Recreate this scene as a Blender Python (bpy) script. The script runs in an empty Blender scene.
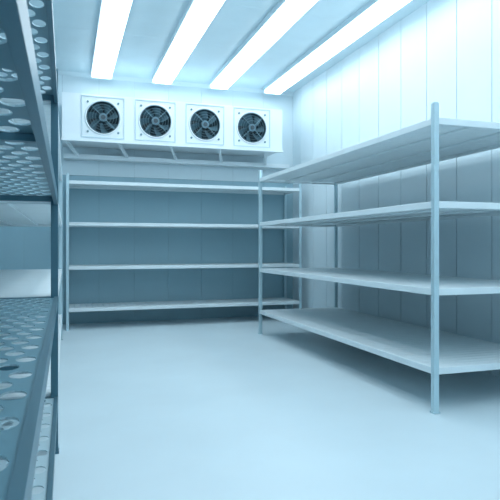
import bpy, bmesh, math
from mathutils import Vector, Matrix
S=bpy.context.scene
S.view_settings.view_transform='Standard'
S.view_settings.look='None'
S.view_settings.exposure=0.0

# ---------------- materials ----------------
def mat(name,col,rough=0.5,metal=0.0,noise=0.0,nscale=4.0,bump=0.0,emit=None,estr=0):
    m=bpy.data.materials.new(name); m.use_nodes=True
    nt=m.node_tree; b=nt.nodes['Principled BSDF']
    b.inputs['Base Color'].default_value=(*col,1)
    b.inputs['Roughness'].default_value=rough
    b.inputs['Metallic'].default_value=metal
    if noise>0 or bump>0:
        tc=nt.nodes.new('ShaderNodeTexCoord')
        n=nt.nodes.new('ShaderNodeTexNoise'); n.inputs['Scale'].default_value=nscale; n.inputs['Detail'].default_value=4
        nt.links.new(tc.outputs['Object'],n.inputs['Vector'])
        if noise>0:
            r=nt.nodes.new('ShaderNodeValToRGB')
            r.color_ramp.elements[0].position=0.3; r.color_ramp.elements[1].position=0.7
            r.color_ramp.elements[0].color=(*[c*(1-noise) for c in col],1)
            r.color_ramp.elements[1].color=(*[min(1,c*(1+noise*0.5)) for c in col],1)
            nt.links.new(n.outputs['Fac'],r.inputs['Fac'])
            nt.links.new(r.outputs['Color'],b.inputs['Base Color'])
        if bump>0:
            bp=nt.nodes.new('ShaderNodeBump'); bp.inputs['Strength'].default_value=bump; bp.inputs['Distance'].default_value=0.01
            nt.links.new(n.outputs['Fac'],bp.inputs['Height']); nt.links.new(bp.outputs['Normal'],b.inputs['Normal'])
    if emit:
        b.inputs['Emission Color'].default_value=(*emit,1); b.inputs['Emission Strength'].default_value=estr
    return m
M_floor=mat('floor_epoxy',(0.64,0.785,0.85),0.36,0,0.05,1.2,0.03)
M_wall=mat('wall_panel_white',(0.66,0.80,0.865),0.45,0,0.03,1.5)
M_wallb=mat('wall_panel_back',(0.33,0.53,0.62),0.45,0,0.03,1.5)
M_seam=mat('panel_seam',(0.07,0.17,0.22),0.7,0,0.02)
M_ceil=mat('ceiling_panel',(0.60,0.76,0.83),0.5,0,0.03)
M_shelf=mat('shelf_coated_metal',(0.73,0.84,0.885),0.4,0.0,0.03,6)
M_post=mat('post_metal',(0.50,0.68,0.75),0.35,0.3,0.03,6)
M_perf=mat('perforated_steel',(0.13,0.285,0.36),0.38,0.3,0.06,8)
M_perfb=mat('shelf_edge_steel',(0.065,0.165,0.22),0.38,0.3,0.06,8)
M_unit=mat('evaporator_casing',(0.77,0.87,0.92),0.35,0,0.02)
M_dark=mat('fan_black',(0.02,0.05,0.07),0.4,0,0.02)
M_guard=mat('fan_guard_wire',(0.14,0.26,0.32),0.4,0.4,0.02)
M_blade=mat('fan_blade',(0.09,0.18,0.23),0.4,0.2,0.02)
M_house=mat('lamp_housing',(0.55,0.71,0.79),0.4,0,0.02)
M_lamp=mat('lamp_diffuser',(0.9,0.97,1),0.4,0,0,emit=(0.885,0.958,1.0),estr=5.5)

# ---------------- builder ----------------
class B:
    def __init__(s,name,mats): s.bm=bmesh.new(); s.name=name; s.mats=mats
    def box(s,x0,x1,y0,y1,z0,z1,mi=0):
        v=[s.bm.verts.new((x,y,z)) for x in (x0,x1) for y in (y0,y1) for z in (z0,z1)]
        for f in ((0,1,3,2),(4,6,7,5),(0,4,5,1),(2,3,7,6),(0,2,6,4),(1,5,7,3)):
            fc=s.bm.faces.new([v[i] for i in f]); fc.material_index=mi
    def prism(s,prof,axis,a,b,mi=0):
        def P(p,t):
            return {'x':(t,p[0],p[1]),'y':(p[0],t,p[1]),'z':(p[0],p[1],t)}[axis]
        A=[s.bm.verts.new(P(p,a)) for p in prof]; C=[s.bm.verts.new(P(p,b)) for p in prof]
        n=len(prof)
        fs=[s.bm.faces.new(A),s.bm.faces.new(C[::-1])]
        for i in range(n): fs.append(s.bm.faces.new([A[i],C[i],C[(i+1)%n],A[(i+1)%n]]))
        for f in fs: f.material_index=mi
    def bar(s,p,q,w,h,mi=0):
        p=Vector(p);q=Vector(q);d=(q-p).normalized()
        up=Vector((0,0,1)) if abs(d.z)<0.95 else Vector((1,0,0))
        r=d.cross(up).normalized(); u=r.cross(d)
        A=[s.bm.verts.new(p+r*a*w/2+u*b*h/2) for a,b in((-1,-1),(1,-1),(1,1),(-1,1))]
        C=[s.bm.verts.new(q+r*a*w/2+u*b*h/2) for a,b in((-1,-1),(1,-1),(1,1),(-1,1))]
        fs=[s.bm.faces.new(A),s.bm.faces.new(C[::-1])]
        for i in range(4): fs.append(s.bm.faces.new([A[i],C[i],C[(i+1)%4],A[(i+1)%4]]))
        for f in fs: f.material_index=mi
    def torus(s,c,R,r,mi=0,n=40,m=8):   # axis along y
        vs=[]
        for i in range(n):
            a=2*math.pi*i/n
            vs.append([s.bm.verts.new((c[0]+(R+r*math.cos(t))*math.cos(a),c[1]+r*math.sin(t),c[2]+(R+r*math.cos(t))*math.sin(a))) for t in [2*math.pi*j/m for j in range(m)]])
        for i in range(n):
            for j in range(m):
                f=s.bm.faces.new([vs[i][j],vs[(i+1)%n][j],vs[(i+1)%n][(j+1)%m],vs[i][(j+1)%m]]); f.material_index=mi; f.smooth=True
    def cyl(s,c,R,y0,y1,mi=0,n=32,R2=None):   # axis y
        R2=R if R2 is None else R2
        A=[s.bm.verts.new((c[0]+R*math.cos(2*math.pi*i/n),y0,c[2]+R*math.sin(2*math.pi*i/n))) for i in range(n)]
        C=[s.bm.verts.new((c[0]+R2*math.cos(2*math.pi*i/n),y1,c[2]+R2*math.sin(2*math.pi*i/n))) for i in range(n)]
        fs=[s.bm.faces.new(A),s.bm.faces.new(C[::-1])]
        for i in range(n):
            f=s.bm.faces.new([A[i],C[i],C[(i+1)%n],A[(i+1)%n]]); fs.append(f)
        for f in fs: f.material_index=mi
    def done(s,bevel=0,recalc=True):
        if recalc: bmesh.ops.recalc_face_normals(s.bm,faces=s.bm.faces)
        me=bpy.data.meshes.new(s.name); s.bm.to_mesh(me); s.bm.free()
        for m in s.mats: me.materials.append(m)
        o=bpy.data.objects.new(s.name,me); S.collection.objects.link(o)
        if bevel:
            md=o.modifiers.new('bevel','BEVEL'); md.width=bevel; md.segments=2; md.limit_method='ANGLE'
        return o

XL,XR,YF,YB,ZC=-1.0,3.45,-2.6,8.3,3.55
# ---------------- room ----------------
b=B('floor',[M_floor]); b.box(XL-.1,XR+.1,YF-.1,YB+.1,-.1,0); b.done()
b=B('ceiling',[M_ceil,M_seam]); b.box(XL-.1,XR+.1,YF-.1,YB+.1,ZC+.01,ZC+.12,1)
y=YF
while y<YB:
    b.box(XL,XR,y+.001,min(y+1.15,YB)-.001,ZC,ZC+.02); y+=1.15
b.done()
def panels(name,axis,pos,thick,a0,a1,start,pitch,gap,m,m2=None,zs=None):
    b=B(name,[m,M_seam]+([m2] if m2 else []))
    s=1 if thick>0 else -1
    def bx(u0,u1,p0,p1,z0,z1,mi):
        p0,p1=min(p0,p1),max(p0,p1)
        if axis=='x': b.box(p0,p1,u0,u1,z0,z1,mi)
        else: b.box(u0,u1,p0,p1,z0,z1,mi)
    bx(a0,a1,pos+s*.012,pos+thick,0,ZC,1)
    u=start
    while u>a0: u-=pitch
    while u<a1:
        c0=max(u+gap/2,a0); c1=min(u+pitch-gap/2,a1)
        if c1>c0:
            if zs:
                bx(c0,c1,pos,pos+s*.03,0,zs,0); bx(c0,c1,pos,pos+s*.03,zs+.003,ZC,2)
            else: bx(c0,c1,pos,pos+s*.03,0,ZC,0)
        u+=pitch
    b.done(0)
panels('wall_right','x',XR,.1,YF,YB,6.62,.455,.010,M_wall)
panels('wall_left','x',XL,-.1,YF,YB,6.62,.455,.010,M_wall)
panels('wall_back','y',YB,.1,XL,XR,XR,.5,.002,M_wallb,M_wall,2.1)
panels('wall_front','y',YF,-.1,XL,XR,XR,.5,.005,M_wall)
b=B('trim_1',[M_wall]); b.prism([(YB,ZC),(YB-.05,ZC),(YB,ZC-.05)],'x',XL,XR); b.done()

# ---------------- shelving ----------------
def slatted(name,x0,x1,y0,y1,along,ZS,gap=.0035,extra=()):
    b=B(name,[M_shelf,M_post])
    pw=.038
    def bx(u0,u1,v0,v1,z0,z1,mi):   # u long, v short
        if along=='y': b.box(v0,v1,u0,u1,z0,z1,mi)
        else: b.box(u0,u1,v0,v1,z0,z1,mi)
    U0,U1,V0,V1=(y0,y1,x0,x1) if along=='y' else (x0,x1,y0,y1)
    us=[U0,U1-pw]+[e-pw/2 for e in extra]
    for u in us:
        for v in (V0,V1-pw):
            bx(u,u+pw,v,v+pw,.012,2.04,1)
            bx(u-.006,u+pw+.006,v-.006,v+pw+.006,0,.014,1)   # foot
            bx(u+.004,u+pw-.004,v+.004,v+pw-.004,2.04,2.046,1)
    for z in ZS:
        bx(U0+pw,U1-pw,V0+.004,V0+.028,z-.045,z,0)
        bx(U0+pw,U1-pw,V1-.028,V1-.004,z-.045,z,0)
        bx(U0+.004,U0+.03,V0+pw,V1-pw,z-.045,z,0)
        bx(U1-.03,U1-.004,V0+pw,V1-pw,z-.045,z,0)
        n=int((U1-U0-2*pw)/.075); st=(U1-U0-2*pw)/n
        for i in range(n):
            u=U0+pw+i*st
            bx(u+gap,u+st-gap,V0+.028,V1-.028,z-.018,z-.002,0)
        for t in (.33,.66):
            v=V0+(V1-V0)*t
            bx(U0+.03,U1-.03,v-.012,v+.012,z-.035,z-.018,0)
    return b.done(.003)
slatted('metal_shelving_unit',2.288,3.37,3.10,6.62,'y',[.30,.82,1.395,1.945])
slatted('metal_shelving_unit',0.0,3.32,7.64,8.27,'x',[.285,.835,1.41,1.955])
slatted('metal_shelving_unit',-.87,-.04,3.21,6.95,'y',[.30,.83,1.37,1.905])

def perforated(name,x0,x1,y0,y1):
    b=B(name,[M_perf,M_perfb,M_post])
    ZS=[.30,.83,1.37,1.905]
    pw=.036
    for u in (y0,y1-pw):
        for v in (x0,x1-pw):
            b.box(v,v+pw,u,u+pw,.012,2.04,1)
            b.box(v-.005,v+pw+.005,u-.005,u+pw+.005,0,.014,1)
    xa,xb,ya,yb=x0+.03,x1-.02,y0+pw,y1-pw
    nx=round((xb-xa)/.062); ny=round((yb-ya)/.086); sx=(xb-xa)/nx; sy=(yb-ya)/ny
    N=20; RX=.0235; RY=.0355
    for z in ZS:
        pm=2 if z<.5 else 0  # lowest plate coloured paler, standing in for light seen through the holes above
        for (a0,a1) in ((x0+.002,x0+.03),(x1-.02,x1-.002)):
            b.box(a0,a1,y0+pw,y1-pw,z-.05,z+.004,1)
        for (c0,c1) in ((y0+.004,y0+.03),(y1-.03,y1-.004)):
            b.box(x0+pw,x1-pw,c0,c1,z-.035,z,1)
        for t in (.5,):
            yy=y0+(y1-y0)*t; b.box(xa,xb,yy-.012,yy+.012,z-.026,z-.008,1)
        for j in range(ny):
            odd=j%2
            if odd:
                b.box(xa,xa+sx/2,ya+j*sy,ya+(j+1)*sy,z-.007,z-.003,pm)
                b.box(xb-sx/2,xb,ya+j*sy,ya+(j+1)*sy,z-.007,z-.003,pm)
            for i in range(nx-odd):
                cx=xa+(i+.5+.5*odd)*sx; cy=ya+(j+.5)*sy
                angs=[2*math.pi*k/N for k in range(N)]
                ca=math.atan2(sy,sx)
                angs=sorted(angs+[ca,math.pi-ca,math.pi+ca,2*math.pi-ca])
                def ring(zz):
                    out=[];inn=[]
                    for a in angs:
                        c,s_=math.cos(a),math.sin(a)
                        t=min(sx/2/abs(c) if abs(c)>1e-9 else 9,sy/2/abs(s_) if abs(s_)>1e-9 else 9)
                        rr=1/math.sqrt((c/RX)**2+(s_/RY)**2)
                        inn.append(b.bm.verts.new((cx+rr*c,cy+rr*s_,zz)))
                        out.append(b.bm.verts.new((cx+t*c,cy+t*s_,zz)))
                    return out,inn
                o1,i1=ring(z-.003); o2,i2=ring(z-.007)
                n=len(angs)
                for k in range(n):
                    l=(k+1)%n
                    f=b.bm.faces.new([o1[k],o1[l],i1[l],i1[k]]); f.material_index=pm
                    f=b.bm.faces.new([o2[l],o2[k],i2[k],i2[l]]); f.material_index=pm
                    f=b.bm.faces.new([i1[k],i1[l],i2[l],i2[k]]); f.material_index=2
    return b.done(0)
perforated('perforated_shelving_unit',-.85,-.04,-.35,3.17)

# ---------------- evaporator ----------------
b=B('evaporator_unit',[M_unit,M_dark,M_guard,M_house,M_blade])
ux0,ux1,uy=-.05,3.0,7.62
zt,zb=3.09,2.50
fx=[.465,1.155,1.845,2.535]; fz=2.795; FR=.212
b.box(ux0,ux1,uy+.02,YB-.01,zt-.02,zt)
b.box(ux0,ux1,uy+.02,YB-.01,zb,zb+.02)
b.box(ux0,ux0+.02,uy+.02,YB-.01,zb+.02,zt-.02)
b.box(ux1-.02,ux1,uy+.02,YB-.01,zb+.02,zt-.02)
b.box(ux0+.02,ux1-.02,YB-.04,YB-.01,zb+.02,zt-.02,3)
b.box(ux0+.02,ux1-.02,uy+.26,uy+.28,zb+.02,zt-.02,1)
edges=[ux0]+[ (fx[i]+fx[i+1])/2 for i in range(3)]+[ux1]
N=48
for k,cx in enumerate(fx):
    xa,xb=edges[k],edges[k+1]
    angs=sorted([2*math.pi*i/N for i in range(N)]+[math.atan2(zz-fz,xx-cx)%(2*math.pi) for xx in(xa,xb) for zz in (zb,zt)])
    out=[];inn=[];inb=[]
    for a in angs:
        c,s_=math.cos(a),math.sin(a)
        ts=[]
        if c>1e-9: ts.append((xb-cx)/c)
        if c<-1e-9: ts.append((xa-cx)/c)
        if s_>1e-9: ts.append((zt-fz)/s_)
        if s_<-1e-9: ts.append((zb-fz)/s_)
        t=min(ts)
        out.append(b.bm.verts.new((cx+t*c,uy,fz+t*s_)))
        inn.append(b.bm.verts.new((cx+FR*c,uy,fz+FR*s_)))
        inb.append(b.bm.verts.new((cx+FR*.97*c,uy+.12,fz+FR*.97*s_)))
    n=len(angs)
    for i in range(n):
        j=(i+1)%n
        b.bm.faces.new([out[i],out[j],inn[j],inn[i]])
        f=b.bm.faces.new([inn[i],inn[j],inb[j],inb[i]]); f.smooth=True; f.material_index=1
    h=.275
    for (x0,x1,z0,z1) in ((-h,h,h-.012,h),(-h,h,-h,-h+.012),(-h,-h+.012,-h+.012,h-.012),(h-.012,h,-h+.012,h-.012)):
        b.box(cx+x0,cx+x1,uy-.012,uy-.001,fz+z0,fz+z1,3)
    b.torus((cx,uy-.004,fz),FR+.012,.012,0)
    for sx in(-1,1):
        for sz in(-1,1):
            b.cyl((cx+sx*.195,0,fz+sz*.195),.014,uy-.014,uy-.001,2,12)
            b.bar((cx+sx*.15,uy-.02,fz+sz*.15),(cx+sx*.04,uy-.03,fz+sz*.04),.007,.007,2)
    for R in (.205,.17,.135,.10):
        b.torus((cx,uy-.022,fz),R,.0026,2,36,6)
    b.cyl((cx,0,fz),.055,uy-.02,uy+.1,4,24)
    b.cyl((cx,0,fz),.03,uy-.03,uy-.02,1,20)
    nb=7
    for q in range(nb):
        a0=2*math.pi*q/nb+.2*k
        rows=[]
        for r_ in (.05,.10,.15,.198):
            sw=.35*(r_-.05)/.14
            wa=.62-.12*(r_-.05)/.14
            row=[]
            for t in (0,.33,.66,1):
                a=a0+sw+wa*(t-.5)
                row.append(b.bm.verts.new((cx+r_*math.cos(a),uy+.02+.07*t,fz+r_*math.sin(a))))
            rows.append(row)
        for i in range(3):
            for j in range(3):
                f=b.bm.faces.new([rows[i][j],rows[i][j+1],rows[i+1][j+1],rows[i+1][j]]); f.material_index=4; f.smooth=True
b.box(ux0-.01,ux1+.01,uy-.03,uy+.03,zb-.035,zb)
b.box(ux0+.02,ux1+.32,8.12,8.29,2.315,2.375)
for x in (-.02,.66,1.36,2.05,2.75):
    b.bar((x,uy+.02,zb-.02),(x+.18,8.15,2.36),.035,.035)
o=b.done(0)

# ---------------- lights ----------------
for x in (.475,1.325,2.175,3.03):
    b=B('ceiling_light_fixture',[M_house,M_lamp])
    y0,y1=-1.5,8.12; w=.13
    b.box(x-w-.015,x+w+.015,y0,y1,3.49,ZC)
    prof=[(x-w,3.49),(x+w,3.49),(x+w,3.465),(x+w*.8,3.452),(x-w*.8,3.452),(x-w,3.465)]
    b.prism(prof,'y',y0+.03,y1-.03,1)
    b.box(x-w-.015,x+w+.015,y1-.028,y1,3.445,3.49); b.box(x-w-.015,x+w+.015,y0,y0+.028,3.445,3.49)
    b.done(0)

# world
w=bpy.data.worlds.new('world'); S.world=w; w.use_nodes=True
w.node_tree.nodes['Background'].inputs[0].default_value=(.5,.75,.85,1)
w.node_tree.nodes['Background'].inputs[1].default_value=.3

# camera
c=bpy.data.cameras.new('camera'); co=bpy.data.objects.new('camera',c); S.collection.objects.link(co)
co.location=(0,0,1.1); co.rotation_euler=(math.radians(90),0,math.radians(-18.2))
c.sensor_width=36; c.lens=40.3; c.shift_y=-4/500; c.clip_start=.01
c.dof.use_dof=True; c.dof.focus_distance=6.0; c.dof.aperture_fstop=16
S.camera=co
